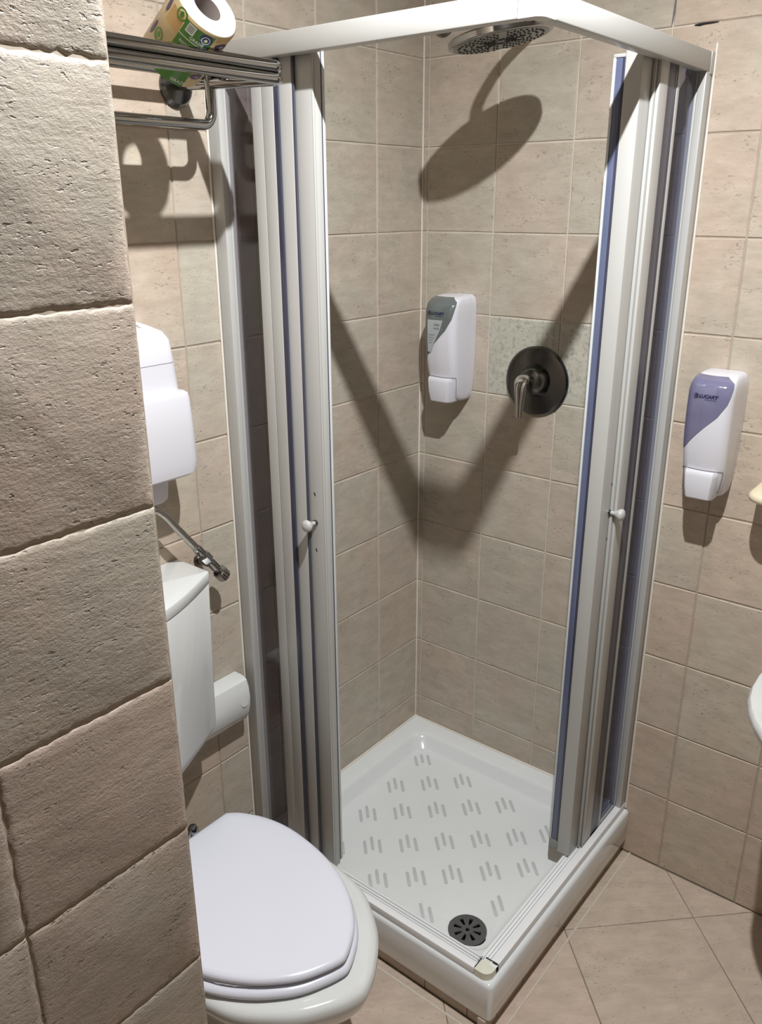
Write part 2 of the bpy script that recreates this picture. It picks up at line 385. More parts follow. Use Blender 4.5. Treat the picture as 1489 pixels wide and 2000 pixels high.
# anti slip ribs: triples of capsules
e1 = Vector((1, 1)).normalized(); e2 = Vector((1, -1)).normalized()
cap = []
for k in range(9): a = math.pi * k / 8; cap.append((.0205 + .0042 * math.sin(a), .0042 * math.cos(a)))
for k in range(9): a = math.pi * k / 8; cap.append((-.0205 - .0042 * math.sin(a), -.0042 * math.cos(a)))
capm = MB()
capm.loft([[(e2.x * s + e1.x * t, e2.y * s + e1.y * t, 0) for s, t in cap], [(e2.x * s + e1.x * t, e2.y * s + e1.y * t, .0009) for s, t in cap],
           [(e2.x * s * .96 + e1.x * t * .7, e2.y * s * .96 + e1.y * t * .7, .0013) for s, t in cap]])
cap_me = mesh_from(capm, M['rib'], 'rib')
SL = [(.118, -.124), (.129, -.271), (.201, -.202), (.271, -.134), (.142, -.415), (.212, -.348), (.283, -.281), (.353, -.214), (.423, -.147), (.158, -.567), (.23, -.501), (.3, -.436),
      (.37, -.37), (.441, -.304), (.512, -.238), (.575, -.172), (.315, -.584), (.385, -.518), (.452, -.454), (.521, -.385), (.59, -.316), (.467, -.602), (.603, -.463)]
for x, y in SL:
    for k in (-1, 0, 1):
        p = Vector((x, y)) + e1 * .0195 * k + e2 * (.005 if k else -.0085)
        if max(p.x, -p.y) > .612: continue
        dd = (p - DC).length; z = .0712 - .002 * max(0, 1 - dd / .5)
        o = bpy.data.objects.new('anti_slip_rib', cap_me); C.objects.link(o); o.parent = tray; o.location = Vector((p.x, p.y, z)) - wloc(tray)
# drain grate with eight radial slots
bm = MB(); nr = [.0046, .0145, .033, .0455]; NA = 64; zt = .0712
def pol(r, k, z): a = 2 * math.pi * k / NA + .12; return (DC.x + r * math.cos(a), DC.y + r * math.sin(a), z)
gv, gf = [], []
for zz in (zt, zt - .004):
    for r in nr:
        for k in range(NA): gv.append(pol(r, k, zz - (.0012 if r > .045 else 0)))
idx = lambda l, r, k: l * 4 * NA + r * NA + k % NA
for r in range(3):
    for k in range(NA):
        hole = (r == 1 and k % 8 in (0, 1, 2))
        if not hole:
            gf.append((idx(0, r, k), idx(0, r, k + 1), idx(0, r + 1, k + 1), idx(0, r + 1, k)))
        else:
            for (ra, ka, rb_, kb) in ((r, k, r, k + 1), (r + 1, k, r + 1, k + 1)):
                gf.append((idx(0, ra, ka), idx(0, rb_, kb), idx(1, rb_, kb), idx(1, ra, ka)))
            if k % 8 == 0: gf.append((idx(0, r, k), idx(0, r + 1, k), idx(1, r + 1, k), idx(1, r, k)))
            if k % 8 == 2: gf.append((idx(0, r, k + 1), idx(0, r + 1, k + 1), idx(1, r + 1, k + 1), idx(1, r, k + 1)))
for k in range(NA):
    gf.append((idx(0, 0, k), idx(0, 0, k + 1), idx(1, 0, k + 1), idx(1, 0, k))); gf.append((idx(0, 3, k), idx(0, 3, k + 1), idx(1, 3, k + 1), idx(1, 3, k)))
bm.add(gv, gf)
grate = obj('drain_cover', bm, M['drain'], tray, 30, 'dark grey round drain grate with eight radial slots')
obj('drain_cup', MB().lathe([(.0440, 0), (.0440, .0006)], (DC.x, DC.y, .0525), (0, 0, 1), 32), M['black'], grate)

# ------------------------------------------------------------------ shower enclosure
enc = thing('shower_enclosure', 'white framed corner shower enclosure with its sliding doors pushed open', 'shower enclosure', (.35, -.35, .12))
OUT = .702; ZT0, ZT1 = 1.924, 1.960; ZB = .1165; SHX = .010
mir = lambda x, y: (-y, -x)      # swaps the two legs of the corner
def leg(box, side, shift=SHX):
    x0, x1, y0, y1 = box
    if side: (x0, y0), (x1, y1) = mir(x0, y0), mir(x1, y1); x0 += shift; x1 += shift
    return x0, x1, y0, y1
def lbox(mb, box, z0, z1, side, b=.0012, shift=SHX):
    x0, x1, y0, y1 = leg(box, side, shift); return mb.box(x0, x1, y0, y1, z0, z1, b)
CR = .013
def sag(mb):
    """the head rail drops a little from the walls to the free corner"""
    mb.v = [(x, y, z + .0125 - .028 * max(x, -y) / .70) for x, y, z in mb.v]; return mb
for side in (0, 1):
    e_ = OUT - (.0305 if side == 0 else .0405) + (0 if side == 0 else .0)
    m = MB(); lbox(m, (.020, e_, -OUT, -OUT + .028), ZT0, ZT1, side, .0022)
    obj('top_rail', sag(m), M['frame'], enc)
    m = MB(); lbox(m, (.001, .0198, -OUT - .001, -OUT + .05), ZT0 - .004, ZT1 + .001, side, .002)
    obj('rail_end_cap', sag(m), M['frame'], enc)
    m = MB(); lbox(m, (.002, OUT - .028, -OUT, -OUT + .0175), ZB, .1355, side, .0018)
    lbox(m, (.002, OUT - .028, -OUT + .0175, -OUT + .048), ZB, .1215, side, .0008)
    for yy in (.0255, .0325, .0400): lbox(m, (.002, OUT - .028, -OUT + yy - .0006, -OUT + yy + .0006), ZB, .1275, side, 0)
    obj('bottom_rail', m, M['rail'], enc)
    m = MB(); zt_ = 1.926
    lbox(m, (.001, .033, -OUT + .0012, -OUT + .0165), .130, zt_, side, .0015); lbox(m, (.001, .0322, -OUT + .0170, -OUT + .0325), .126, zt_, side, .0010)
    obj('wall_profile', m, M['frame'], enc)
def corner(mb, r0, x_in, y_in, z0, z1, depth):
    """rounded corner piece from x_in / y_in round the free corner"""
    X, Y = OUT + SHX, -OUT; pts = [(x_in, Y)]
    for k in range(9): a = math.radians(-90 + 90 * k / 8); pts.append((X - r0 + r0 * math.cos(a), Y + r0 + r0 * math.sin(a)))
    pts += [(X, y_in), (X - depth, y_in), (X - depth, Y + depth), (x_in, Y + depth)]
    return mb.prism(pts, z0, z1, lambda a, b, d: (a, b, d))
obj('corner_piece', sag(corner(MB(), CR, OUT - .0292, -OUT + .0392, ZT0, ZT1, .028)), M['frame'], enc, 30)
obj('lower_corner_piece', corner(MB(), .020, OUT - .0268, -OUT + .0380, ZB, .1345, .0300), M['cream'], enc, 30, 'yellowed plastic corner piece of the bottom rail')
m = MB(); xi, yi = OUT - .0274, -OUT + .0386
m.box(xi - .0006, xi + .0010, -OUT + .004, -OUT + .031, .118, .1362); m.box(OUT + SHX - .031, OUT + SHX + .0003, yi - .0010, yi + .0010, .118, .1366)
m.box(OUT + SHX - .013, OUT + SHX - .002, yi - .0035, yi + .0014, .118, .1368)
obj('corner_gap', m, M['black'], enc)

ZL0, ZL1 = .1285, 1.934
def leaf(side, y_front, x0, x1, thick, pane_to, groove=None):
    """door leaf: leading stile x0..x1, pane back to pane_to (left-leg coordinates)"""
    m = MB(); lbox(m, (x0, x1, y_front, y_front + thick), ZL0, ZL1, side, .0010)
    if groove:
        m = MB(); lbox(m, (x0, groove - .0006, y_front, y_front + thick), ZL0, ZL1, side, .001); lbox(m, (groove + .0006, x1, y_front, y_front + thick), ZL0, ZL1, side, .001)
        lbox(m, (x0 + .003, x1 - .003, y_front + .0016, y_front + thick - .001), ZL0, ZL1, side, 0)
    lbox(m, (pane_to, x0, y_front + .0008, y_front + min(thick, .0062)), ZL0, ZL0 + .010, side, .0006); lbox(m, (pane_to, x0, y_front + .0008, y_front + min(thick, .0062)), ZL1 - .012, ZL1, side, .0006)
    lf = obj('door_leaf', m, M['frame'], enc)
    m = MB(); lbox(m, (pane_to, x0 + .002, y_front + .0022, y_front + .0046), ZL0 + .009, ZL1 - .011, side, 0)
    obj('pane', m, M['pane_blue' if side else 'pane'], lf)
    return lf
def strip(parent, name, box, z0, z1, side, m, b=.0006): q = MB(); lbox(q, box, z0, z1, side, b); return obj(name, q, m, parent)
# left leg ------------------------------------------------------------
c = leaf(0, -.684, .1062, .1630, .0065, .0345, .1333); strip(c, 'gasket', (.1632, .1745, -.6832, -.6790), ZL0 + .002, ZL1, 0, M['gasket'])
b = leaf(0, -.677, .1500, .2031, .0065, .036); strip(b, 'gasket', (.2032, .2080, -.6762, -.6720), ZL0 + .002, ZL1, 0, M['dark_gasket'])
a = leaf(0, -.670, .1990, .2450, .012, .040)
strip(a, 'end_profile', (.2451, .2472, -.670, -.6645), ZL0, ZL1, 0, M['frame']); strip(a, 'end_profile', (.2440, .2466, -.6632, -.6465), ZL0, ZL1, 0, M['frame'], .001)
strip(a, 'seal', (.2440, .2464, -.6462, -.6438), ZL0 + .01, ZL1, 0, M['gasket']); strip(a, 'seal_lip', (.2425, .2472, -.6437, -.6375), ZL0 + .01, ZL1, 0, M['lip'])
leaf_a0 = a
# right leg -----------------------------------------------------------
c = leaf(1, -.684, .1812, .2215, .0065, .0345); strip(c, 'trailing_profile', (.1240, .1360, -.6842, -.6775), ZL0, ZL1, 1, M['frame'])
strip(c, 'gasket', (.1362, .1460, -.6834, -.6815), ZL0, ZL1, 1, M['gasket'])
strip(c, 'gasket', (.1462, .1808, -.6832, -.6815), ZL0, ZL1, 1, M['dark_gasket'])  # added fill giving the pane behind its navy look, not a gasket
b = leaf(1, -.677, .1900, .2283, .0065, .036)
a = leaf(1, -.670, .2115, .2740, .0325, .040)
strip(a, 'seal', (.2640, .2735, -.6372, -.6190), ZL0 + .03, ZL1 - .022, 1, M['gasket_light'], .002); strip(a, 'seal', (.2730, .2743, -.6371, -.6322), ZL0 + .03, ZL1 - .022, 1, M['gasket'], .0005)
strip(a, 'seal_lip', (.2620, .2742, -.6188, -.6140), ZL0 + .03, ZL1 - .022, 1, M['lip'])
strip(a, 'seal_cap', (.2620, .2744, -.6370, -.6140), ZL1 - .022, ZL1 - .016, 1, M['frame']); strip(a, 'seal_foot', (.2620, .2744, -.6370, -.6150), ZL0 + .002, ZL0 + .029, 1, M['grey'])
for lf, side, kx in ((leaf_a0, 0, .2222), (a, 1, .2290)):
    x, y = (kx, -.670)
    ax = Vector((0, -1, 0))
    if side: x, y = mir(x, y); x += SHX; ax = Vector((1, 0, 0))
    org = Vector((x, y, 1.036))
    kn = obj('knob', MB().lathe([(.0042, .004), (.0045, .010), (.0058, .015), (.0098, .020), (.0128, .025), (.0132, .0285), (.0115, .032), (.0065, .0345), (.001, .0355)], org, ax, 24), M['frame'], lf, 50, 'small white mushroom knob')
    obj('knob_collar', MB().lathe([(.0062, 0), (.0062, .003), (.005, .0045)], org, ax, 16), M['chrome_dark_refl'], kn)
    for dz in (.0635, -.0625):
        p = org + Vector((0, 0, dz)); q = MB()
        u = Vector((1, 0, 0)) if not side else Vector((0, 1, 0)); d = (u * .35 + Vector((0, 0, -.94))).normalized(); e = d.cross(ax)
        pts = [p + d * (.0042 * math.cos(t)) + e * (.0016 * math.sin(t)) for t in [2 * math.pi * k / 12 for k in range(12)]]
        q.loft([[v + ax * .0001 for v in pts], [v + ax * .0005 for v in pts]])
        obj('screw_hole', q, M['black'], lf)

# ------------------------------------------------------------------ shower head, mixer, wall outlet
sh = thing('overhead_shower', 'round chrome rain shower head on a wall arm above the mixer', 'shower head', (.371, -.001, 2.065))
HC = Vector((.376, -.260, 1.967)); toc = Vector((cam.matrix_world.translation - HC)); toc.z = 0; toc.normalize()
e_r = Vector((-toc.y, toc.x, 0)); th = math.radians(10)
hn = (Vector((0, 0, -1)) * math.cos(th) + e_r * math.sin(th)).normalized()   # face normal, tilted
hu = (e_r * math.cos(th) + Vector((0, 0, 1)) * math.sin(th)).normalized(); hv = hn.cross(hu)
obj('head_disc', MB().lathe([(.02, -.022), (.097, -.016), (.1035, -.012), (.104, -.002), (.1015, 0), (.098, .0006)], HC, hn, 64), M['chrome'], sh, 30)
obj('spray_face', MB().lathe([(.0955, .0004), (.0955, .0012)], HC, hn, 48), M['headface'], sh)
nz = MB()
for r, k in ((.020, 8), (.033, 16), (.046, 22), (.059, 28), (.072, 34), (.084, 40)):
    for i in range(k):
        if r > .03 and (i % (k // 4)) == 0: continue
        t = 2 * math.pi * i / k; p = HC + (hu * math.cos(t) + hv * math.sin(t)) * r
        nz.lathe([(.0026, .0011), (.0022, .003)], p, hn, 6)
for i in range(16):
    t = 2 * math.pi * (i + .5) / 16; d = hu * math.cos(t) + hv * math.sin(t); nz.tube([HC + d * .012 + hn * .0014, HC + d * (.03 if i % 2 else .05) + hn * .0014], .0016, 5)
o = obj('nozzles', nz, M['nozzle'], sh); o['kind'] = 'stuff'
top = HC - hn * .02
obj('swivel', MB().lathe([(.031, 0), (.032, .004), (.032, .016), (.028, .020), (.014, .024), (.012, .04)], top, -hn, 32), M['chrome'], sh, 30)
AR = top - hn * .04
obj('arm', MB().tube(smooth_path([(.371, -.001, 2.068), (.371, -.10, 2.072), (.371, -.20, 2.070), (.371, -.25, 2.055), AR + Vector((0, 0, .01)), AR - Vector((0, 0, .004))], 8), .0105, 14), M['chrome'], sh, 60)
obj('rosette', MB().lathe([(.032, 0), (.032, .006), (.027, .012), (.012, .016)], (.371, -.0005, 2.068), (0, -1, 0), 32), M['chrome'], sh, 30)
ro = thing('wall_outlet', 'dark chrome round wall cap near the shower corner behind the rail', 'wall outlet', (.062, -.0005, 2.062))
obj('cap', MB().lathe([(.026, 0), (.026, .005), (.022, .011), (.010, .015)], (.062, -.0005, 2.066), (0, -1, 0), 32), M['chrome_dark_refl'], ro, 30)

mx = thing('shower_mixer', 'round chrome shower mixer plate with a single curved lever', 'mixer tap', (.364, -.0005, 1.248))
MC = Vector((.364, -.0005, 1.248))
obj('plate', MB().lathe([(.087, 0), (.0868, .004), (.083, .0085), (.072, .0115), (.040, .0135), (.036, .0145)], MC, (0, -1, 0), 56), M['chrome_dark_refl'], mx, 30)
obj('hub', MB().lathe([(.041, .0135), (.039, .018), (.036, .034), (.032, .044), (.020, .050), (.004, .052)], MC + Vector((.002, 0, .004)), (0, -1, 0), 36), M['chrome_dark_refl'], mx, 30)
lv = smooth_path([(.3645, -.040, 1.262), (.3645, -.062, 1.268), (.3650, -.079, 1.262), (.3655, -.087, 1.244), (.3660, -.088, 1.210), (.3665, -.088, 1.172)], 6)
P = MB(); rings = []
for i, p in enumerate(lv):
    t = i / (len(lv) - 1); nx = lv[min(i + 1, len(lv) - 1)] - lv[max(i - 1, 0)]; nx.normalize()
    sx = Vector((1, 0, 0)); up = nx.cross(sx).normalized(); wv = .0145 + .004 * math.sin(math.pi * min(1, t * 1.2)) - .005 * max(0, t - .5) * 2; hh = .0075 - .003 * t
    rings.append([p + sx * wv * math.cos(2 * math.pi * k / 16) + up * hh * math.sin(2 * math.pi * k / 16) for k in range(16)])
obj('lever', P.loft(rings), M['bright_chrome'], mx, 60, 'bright chrome lever pointing down')

# ------------------------------------------------------------------ soap dispensers
DZ = [0, .006, .02, .05, .10, .16, .21, .245, .265, .277, .284, .288]
DD = [.048, .060, .070, .082, .094, .101, .103, .102, .097, .087, .073, .050]
DH = [.034, .039, .0415, .045, .0475, .0485, .0485, .0485, .0475, .045, .041, .033]
def interp(xs, ys, x):
    for i in range(len(xs) - 1):
        if x <= xs[i + 1]: t = (x - xs[i]) / (xs[i + 1] - xs[i]); return ys[i] + (ys[i + 1] - ys[i]) * max(0, t)
    return ys[-1]
def smooth_i(xs, ys, x):
    n = len(xs); i = max(0, min(n - 2, sum(1 for q in xs if q <= x) - 1)); h = xs[i + 1] - xs[i]; t = (x - xs[i]) / h
    def sl(k):
        if k == 0: return (ys[1] - ys[0]) / (xs[1] - xs[0])
        if k == n - 1: return (ys[-1] - ys[-2]) / (xs[-1] - xs[-2])
        a, b = (ys[k] - ys[k - 1]) / (xs[k] - xs[k - 1]), (ys[k + 1] - ys[k]) / (xs[k + 1] - xs[k]); return 0 if a * b <= 0 else 2 * a * b / (a + b)
    return (2 * t ** 3 - 3 * t * t + 1) * ys[i] + (t ** 3 - 2 * t * t + t) * h * sl(i) + (3 * t * t - 2 * t ** 3) * ys[i + 1] + (t ** 3 - t * t) * h * sl(i + 1)
def front_ring(z, y0, n=9, grow=0.0):
    """open section from back-left round the front to back-right; y0 = how far from the wall it starts"""
    h = smooth_i(DZ, DH, z) + grow; d = smooth_i(DZ, DD, z) + grow; r = min(.022, (d - y0) * .8)
    pts = [(-h, -y0), (-h * 1.0, -(y0 + (d - r - y0) * .5))]
    for k in range(n): a = math.pi / 2 * k / (n - 1); pts.append((-h * .985 + r - r * math.cos(a), -(d - r + r * math.sin(a))))
    for f in (-.45, 0, .45): pts.append((f * (h - r), -(d + .0025)))
    for k in range(n): a = math.pi / 2 * (1 - k / (n - 1)); pts.append((h * .985 - r + r * math.cos(a), -(d - r + r * math.sin(a))))
    pts += [(h, -(y0 + (d - r - y0) * .5)), (h, -y0)]
    return pts
def on_front(z, s, off):
    """point of the cover at parameter s in 0..1 along the section"""
    q = front_ring(z, .021, 9, off); ln = [0]
    for i in range(len(q) - 1): ln.append(ln[-1] + math.hypot(q[i + 1][0] - q[i][0], q[i + 1][1] - q[i][1]))
    t = s * ln[-1]
    for i in range(len(q) - 1):
        if t <= ln[i + 1] + 1e-9:
            k = (t - ln[i]) / max(1e-9, ln[i + 1] - ln[i]); return (q[i][0] + (q[i + 1][0] - q[i][0]) * k, q[i][1] + (q[i + 1][1] - q[i][1]) * k)
    return q[-1]
def dispenser(cx, z0, label, wm, with_label):
    t = thing('soap_dispenser', label, 'soap dispenser', (cx, -.001, z0), 'wall soap dispensers')
    def W(x, y, z): return (cx + x, y - .001, z0 + .017 + z * .94)
    m = MB(); rg = []
    for z in DZ:
        h = interp(DZ, DH, z); k = [(-h, 0), (-h, -.0195), (h, -.0195), (h, 0)]; rg.append([W(x, y, z) for x, y in k])
    m.loft(rg); obj('back_shell', m, M['plastic'], t, 40)
    m = MB(); fz = [0, .002, .004, .007, .012, .02, .03, .045, .06, .09, .12, .15, .18, .21, .235, .245, .252, .258, .264, .268, .272, .275, .278, .2805, .283, .285, .2868, .288]
    m.loft([[W(x, y, z) for x, y in front_ring(z, .021)] for z in fz]); obj('cover', m, M['plastic'], t, 50)
    # translucent level window: swoosh on the left of the cover
    m = MB(); g_ = []
    for i in range(61):
        z = .112 + (.2852 - .112) * (1 - (1 - i / 60) ** 1.5)
        sr = interp([.112, .117, .124, .145, .17, .20, .23, .262, .274, .2852], [.24, .30, .335, .40, .485, .595, .665, .705, .715, .66], z)
        sl = interp([.112, .117, .262, .275, .2852], [.16, .115, .10, .13, .20], z)
        g_.append([W(*on_front(z, sl + (sr - sl) * k / 24, .0007), z) for k in range(25)])
    m.loft(g_, closed=False); win = obj('level_window', m, wm, t, 60, 'tinted translucent level window')
    # push bar
    m = MB(); rg = []
    for z, hh, dd in ((-.002, .026, .080), (0.0, .0285, .0895), (.004, .030, .0945), (.03, .0325, .100), (.058, .035, .1005), (.066, .0352, .1), (.070, .034, .0975)):
        y1 = -dd; c_ = .006
        rg.append([W(x, y, z) for x, y in ((-hh, -.05), (-hh, y1 + c_ * 1.6), (-hh + c_, y1 + .001), (-hh + c_ * 1.8, y1), (hh - c_ * 1.8, y1), (hh - c_, y1 + .001), (hh, y1 + c_ * 1.6), (hh, -.05))])
    m.loft(rg); obj('push_bar', m, M['plastic'], t, 35)
    m = MB(); pts = [W(*on_front(.0705 - .0, s_, .0004), .0715 - (.002 if abs(s_ - .5) > .22 else 0)) for s_ in [.27 + .46 * k / 20 for k in range(21)]]
    pts = [W(*on_front(z, .27, .0003), z) for z in (.012, .03, .05, .064)] + pts + [W(*on_front(z, .73, .0003), z) for z in (.064, .05, .03, .012)]
    m.tube(pts, .0006, 5); obj('seam', m, M['seam'], t)
    # logo: letters and disc emblem laid on the window
    def put(z_base, sx):
        def fn(x, y):
            z = z_base + y; q = front_ring(z, .021, 9, .0012); yf = min(p[1] for p in q); return W(sx + x, yf - .0004, z)
        return fn
    lg = obj('logo', text_mb('LUCART', .0102, put(.2410, -.0195), .18, .00042), M['navy'], win)
    obj('logo_line', text_mb('PROFESSIONAL', .0036, put(.2360, -.007), .1), M['navy'], win)
    m = MB(); fn = put(.2455, -.0252)
    for k in range(28):
        a0, a1 = [math.radians(-150 + 300 * q / 28) for q in (k, k + 1)]
        w0 = lambda a: .0034 - .0018 * math.sin((math.degrees(a) + 150) / 300 * math.pi)
        m.add([fn(.0048 * math.cos(a0), .0048 * math.sin(a0)), fn(.0048 * math.cos(a1), .0048 * math.sin(a1)), fn(w0(a1) * math.cos(a1), w0(a1) * math.sin(a1)), fn(w0(a0) * math.cos(a0), w0(a0) * math.sin(a0))], [(0, 1, 2, 3)])
    m.add([fn(-.0042, -.002), fn(-.0012, -.0012), fn(-.0002, .0016), fn(-.0032, .0006)], [(0, 1, 2, 3)])
    obj('emblem', m, M['navy'], win)
    if with_label:
        m = MB(); fn = put(0, 0); g_ = []
        for i in range(13):
            z = .140 + .087 * i / 12
            sr = interp([.122, .145, .17, .20, .23], [-.029, -.018, -.0065, .009, .018], z); g_.append([(lambda p: (p[0], p[1] + .0002, p[2]))(fn(-.029 + (sr + .029) * k / 5, z)) for k in range(6)])
        m.loft(g_, closed=False); lb = obj('label', m, M['label'], win, 60, 'grey paper label behind the window')
        obj('label_text', text_mb('Hello', .0085, put(.212, -.010), 0, .0003), M['print'], lb); obj('label_text', text_mb('body', .0085, put(.2025, -.010), 0, .0003), M['print'], lb)
        m = MB()
        for k in range(4): fn2 = put(.186 - .007 * k, -.026); m.add([fn2(0, 0), fn2(.020 - .003 * k, 0), fn2(.020 - .003 * k, .0016), fn2(0, .0016)], [(0, 1, 2, 3)])
        obj('label_lines', m, M['print'], lb)
    return t
dispenser(.1295, 1.160, 'white soap dispenser with grey window and inner label, inside the shower', M['window_grey'], True)
dispenser(.8190, 1.041, 'white soap dispenser with violet window, on the wall right of the shower', M['window'], False)

# ------------------------------------------------------------------ toilet
TY = -1.05
toi = thing('toilet', 'white toilet with closed D-shaped lid in the niche left of the shower', 'toilet', (.35, TY, ZF))
LXs = [.172, .197, .251, .318, .399, .466, .524, .564, .588, .605, .614, .6175]
LHs = [.122, .143, .166, .175, .167, .149, .120, .089, .063, .034, .014, 0]
def egg(xs, hs, z, sx=1.0, sh_=1.0, cx=.38, add=0.0, near=1.0):
    top_ = [(cx + (x - cx) * sx * (1 + add / .23), h * sh_ * (1 + add / .175)) for x, h in zip(xs, hs)]
    full = [Vector((x, h, 0)) for x, h in top_]; tip = full[-1]
    full = full + [Vector((full[-2].x, -full[-2].y, 0))]
    fine = [(p.x, p.y) for p in smooth_path(full, 4)[:4 * (len(top_) - 1) + 1]]
    return [(x, TY + h, z) for x, h in fine] + [(x, TY - h * near, z) for x, h in reversed(fine[:-1])]
obj('lid', MB().loft([egg(LXs, LHs, z, add=a_, near=1.12) for z, a_ in ((.4165, -.006), (.4175, -.002), (.420, .0005), (.4245, .0006), (.4285, -.0015), (.4310, -.005), (.4325, -.011), (.4335, -.02), (.4345, -.06))]), M['lid'], toi, 50)
SXs = [.160] + LXs[1:]; SHs = [.125] + LHs[1:]
obj('seat', MB().loft([egg(SXs, SHs, z, add=a_, near=1.15) for z, a_ in ((.392, .001), (.394, .005), (.400, .0075), (.405, .0065), (.4095, .002), (.411, -.006))]), M['lid'], toi, 50)
BX = [.115, .150, .172, .21, .30, .40, .471, .526, .585, .616, .640, .655, .664]; BH = [.060, .066, .150, .176, .190, .194, .187, .170, .129, .098, .062, .034, 0]
br = []
for z, sx, shh, ad in ((ZF, .60, .58, 0), (ZF + .02, .60, .57, 0), (.08, .60, .55, 0), (.16, .66, .58, 0), (.23, .78, .70, 0), (.29, .90, .84, 0), (.335, .975, .95, 0), (.362, 1, .99, .0), (.378, 1, 1, 0.0), (.386, 1, 1, -.004), (.3895, 1, 1, -.012)):
    br.append(egg(BX, BH, z, sx, shh, .28, ad))
obj('bowl', MB().loft(br), M['porc'], toi, 60)
for s in (-1, 1):
    obj('hinge', MB().lathe([(.011, 0), (.011, .030), (.008, .036), (.002, .038)], (.145, TY + .052 * s, .3885), (0, 0, 1), 16), M['chrome'], toi, 40)
# ragged chip along the near lower edge of the lid
m = MB(); top_r, bot_r = [], []
for k in range(15):
    x = .440 + .085 * k / 14; h = smooth_i(LXs, LHs, x) * 1.12; f = math.sin(math.pi * k / 14)
    top_r.append((x, TY - h + .0005, .4180)); bot_r.append((x, TY - h - .0008 * f, .4172 - (.0012 + random.uniform(0, .0036)) * f))
m.add(top_r + bot_r + [(p[0], p[1] + .0015, p[2]) for p in bot_r], [(k, k + 1, 16 + k, 15 + k) for k in range(14)] + [(15 + k, 16 + k, 31 + k, 30 + k) for k in range(14)])
obj('chipped_edge', m, M['lid'], toi, 60)

# ------------------------------------------------------------------ cistern, its valve and hose
cis = thing('cistern', 'white plastic wall cistern with a bowed front above the toilet', 'cistern', (.0, TY, .54))
def cplan(h, ds, dc, z, r=.0045):
    pts = [(0.001, TY + h)]
    for k in range(4): a = math.pi / 2 * k / 3; pts.append((ds - r + r * math.sin(a), TY + h - r + r * math.cos(a)))
    for k in range(1, 12):
        t = k / 12; pts.append((ds + (dc - ds) * (1 - abs(2 * t - 1) ** 1.35), TY + h - r - (2 * h - 2 * r) * t))
    for k in range(4): a = math.pi / 2 * (1 - k / 3); pts.append((ds - r + r * math.sin(a), TY - h + r - r * math.cos(a)))
    pts.append((0.001, TY - h)); return [(x, y, z) for x, y in pts]
obj('tank', MB().loft([cplan(h, a_, b_, z) for z, h, a_, b_ in ((.535, .09, .08, .135), (.548, .125, .085, .145), (.560, .150, .087, .15), (.573, .172, .089, .153), (.59, .181, .091, .156), (.75, .182, .096, .166), (.931, .183, .1035, .178), (.933, .182, .1025, .177))]), M['porc'], cis, 50)
obj('tank_lid', MB().loft([cplan(h, a_, b_, z) for z, h, a_, b_ in ((.9350, .183, .1035, .178), (.9365, .1838, .1045, .179), (.957, .1838, .1045, .179), (.9592, .183, .1035, .178), (.960, .1815, .102, .1765))]), M['porc'], cis, 40)
m = MB(); zz0, zz1 = .8945, .8965
def front_pt(t, z):   # point of the bowed front at 0..1 from its right edge
    h = .1825; ds = .0965 + (z - .75) / .181 * .0075; dc = .166 + (z - .75) / .181 * .012
    return Vector((ds + (dc - ds) * (1 - abs(2 * t - 1) ** 1.35), TY + h - .010 - (2 * h - .02) * t, z))
for k in range(7):
    t0, t1 = .150 + .0085 * k, .150 + .0085 * (k + .72)
    a0, a1, b0, b1 = front_pt(t0, zz0), front_pt(t1, zz0), front_pt(t0, zz1), front_pt(t1, zz1); o_ = Vector((.0006, .0004, 0))
    m.add([a0 + o_, a1 + o_, b1 + o_, b0 + o_, a0 - o_ * 3, a1 - o_ * 3, b1 - o_ * 3, b0 - o_ * 3], [(0, 1, 2, 3), (4, 7, 6, 5), (0, 4, 5, 1), (2, 6, 7, 3)])
obj('raised_mark', m, M['seam'], cis, label='tiny dark grey lettering mark')
av = thing('angle_valve', 'chrome angle valve with braided hose above the cistern', 'valve', (.0, -.805, .925))
vd = Vector((0, .61, -.79)).normalized(); vb = Vector((.05, -.815, .945))
obj('valve_body', MB().lathe([(.008, -.012), (.010, -.006), (.010, .018), (.007, .022), (.007, .030)], vb, vd, 20), M['chrome'], av, 35)
obj('inlet', MB().lathe([(.008, 0), (.008, .045)], (.002, vb.y + vd.y * .006, vb.z + vd.z * .006), (1, 0, 0), 16).lathe([(.013, 0), (.0125, .004), (.009, .008)], (.001, vb.y + vd.y * .006, vb.z + vd.z * .006), (1, 0, 0), 24), M['chrome_dark_refl'], av, 35)
hp = [( .0145 + (.0012 if k % 2 else 0)) for k in range(24)]
m = MB(); q = vb + vd * .029; u = vd.orthogonal().normalized(); w2 = vd.cross(u)
rg = [[q + vd * hh + (u * math.cos(2 * math.pi * k / 24) + w2 * math.sin(2 * math.pi * k / 24)) * (r_ * hp[k] / .0145) for k in range(24)] for hh, r_ in ((0, .011), (.002, .0145), (.022, .0145), (.0255, .011))]
obj('handle', m.loft(rg), M['chrome'], av, 20)
m = MB()
m.lathe([(.0095, -.034), (.0135, -.032), (.0135, -.016), (.011, -.012)], vb, vd, 6); m.lathe([(.008, -.062), (.0095, -.058), (.0095, -.040), (.0085, -.034)], vb, vd, 16)
obj('nut', m, M['chrome'], av, 25)
h0 = vb - vd * .058
hose_pts = smooth_path([h0, h0 - vd * .03, h0 - vd * .07, h0 - vd * .125, (.051, -.958, 1.108), (.052, -1.00, 1.095), (.052, -1.09, 1.075), (.05, -1.18, 1.05), (.05, -1.245, .985), (.05, -1.262, .91), (.05, -1.243, .87)], 8)
obj('braided_hose', MB().tube(hose_pts, .0078, 12), M['braid'], av, 60)

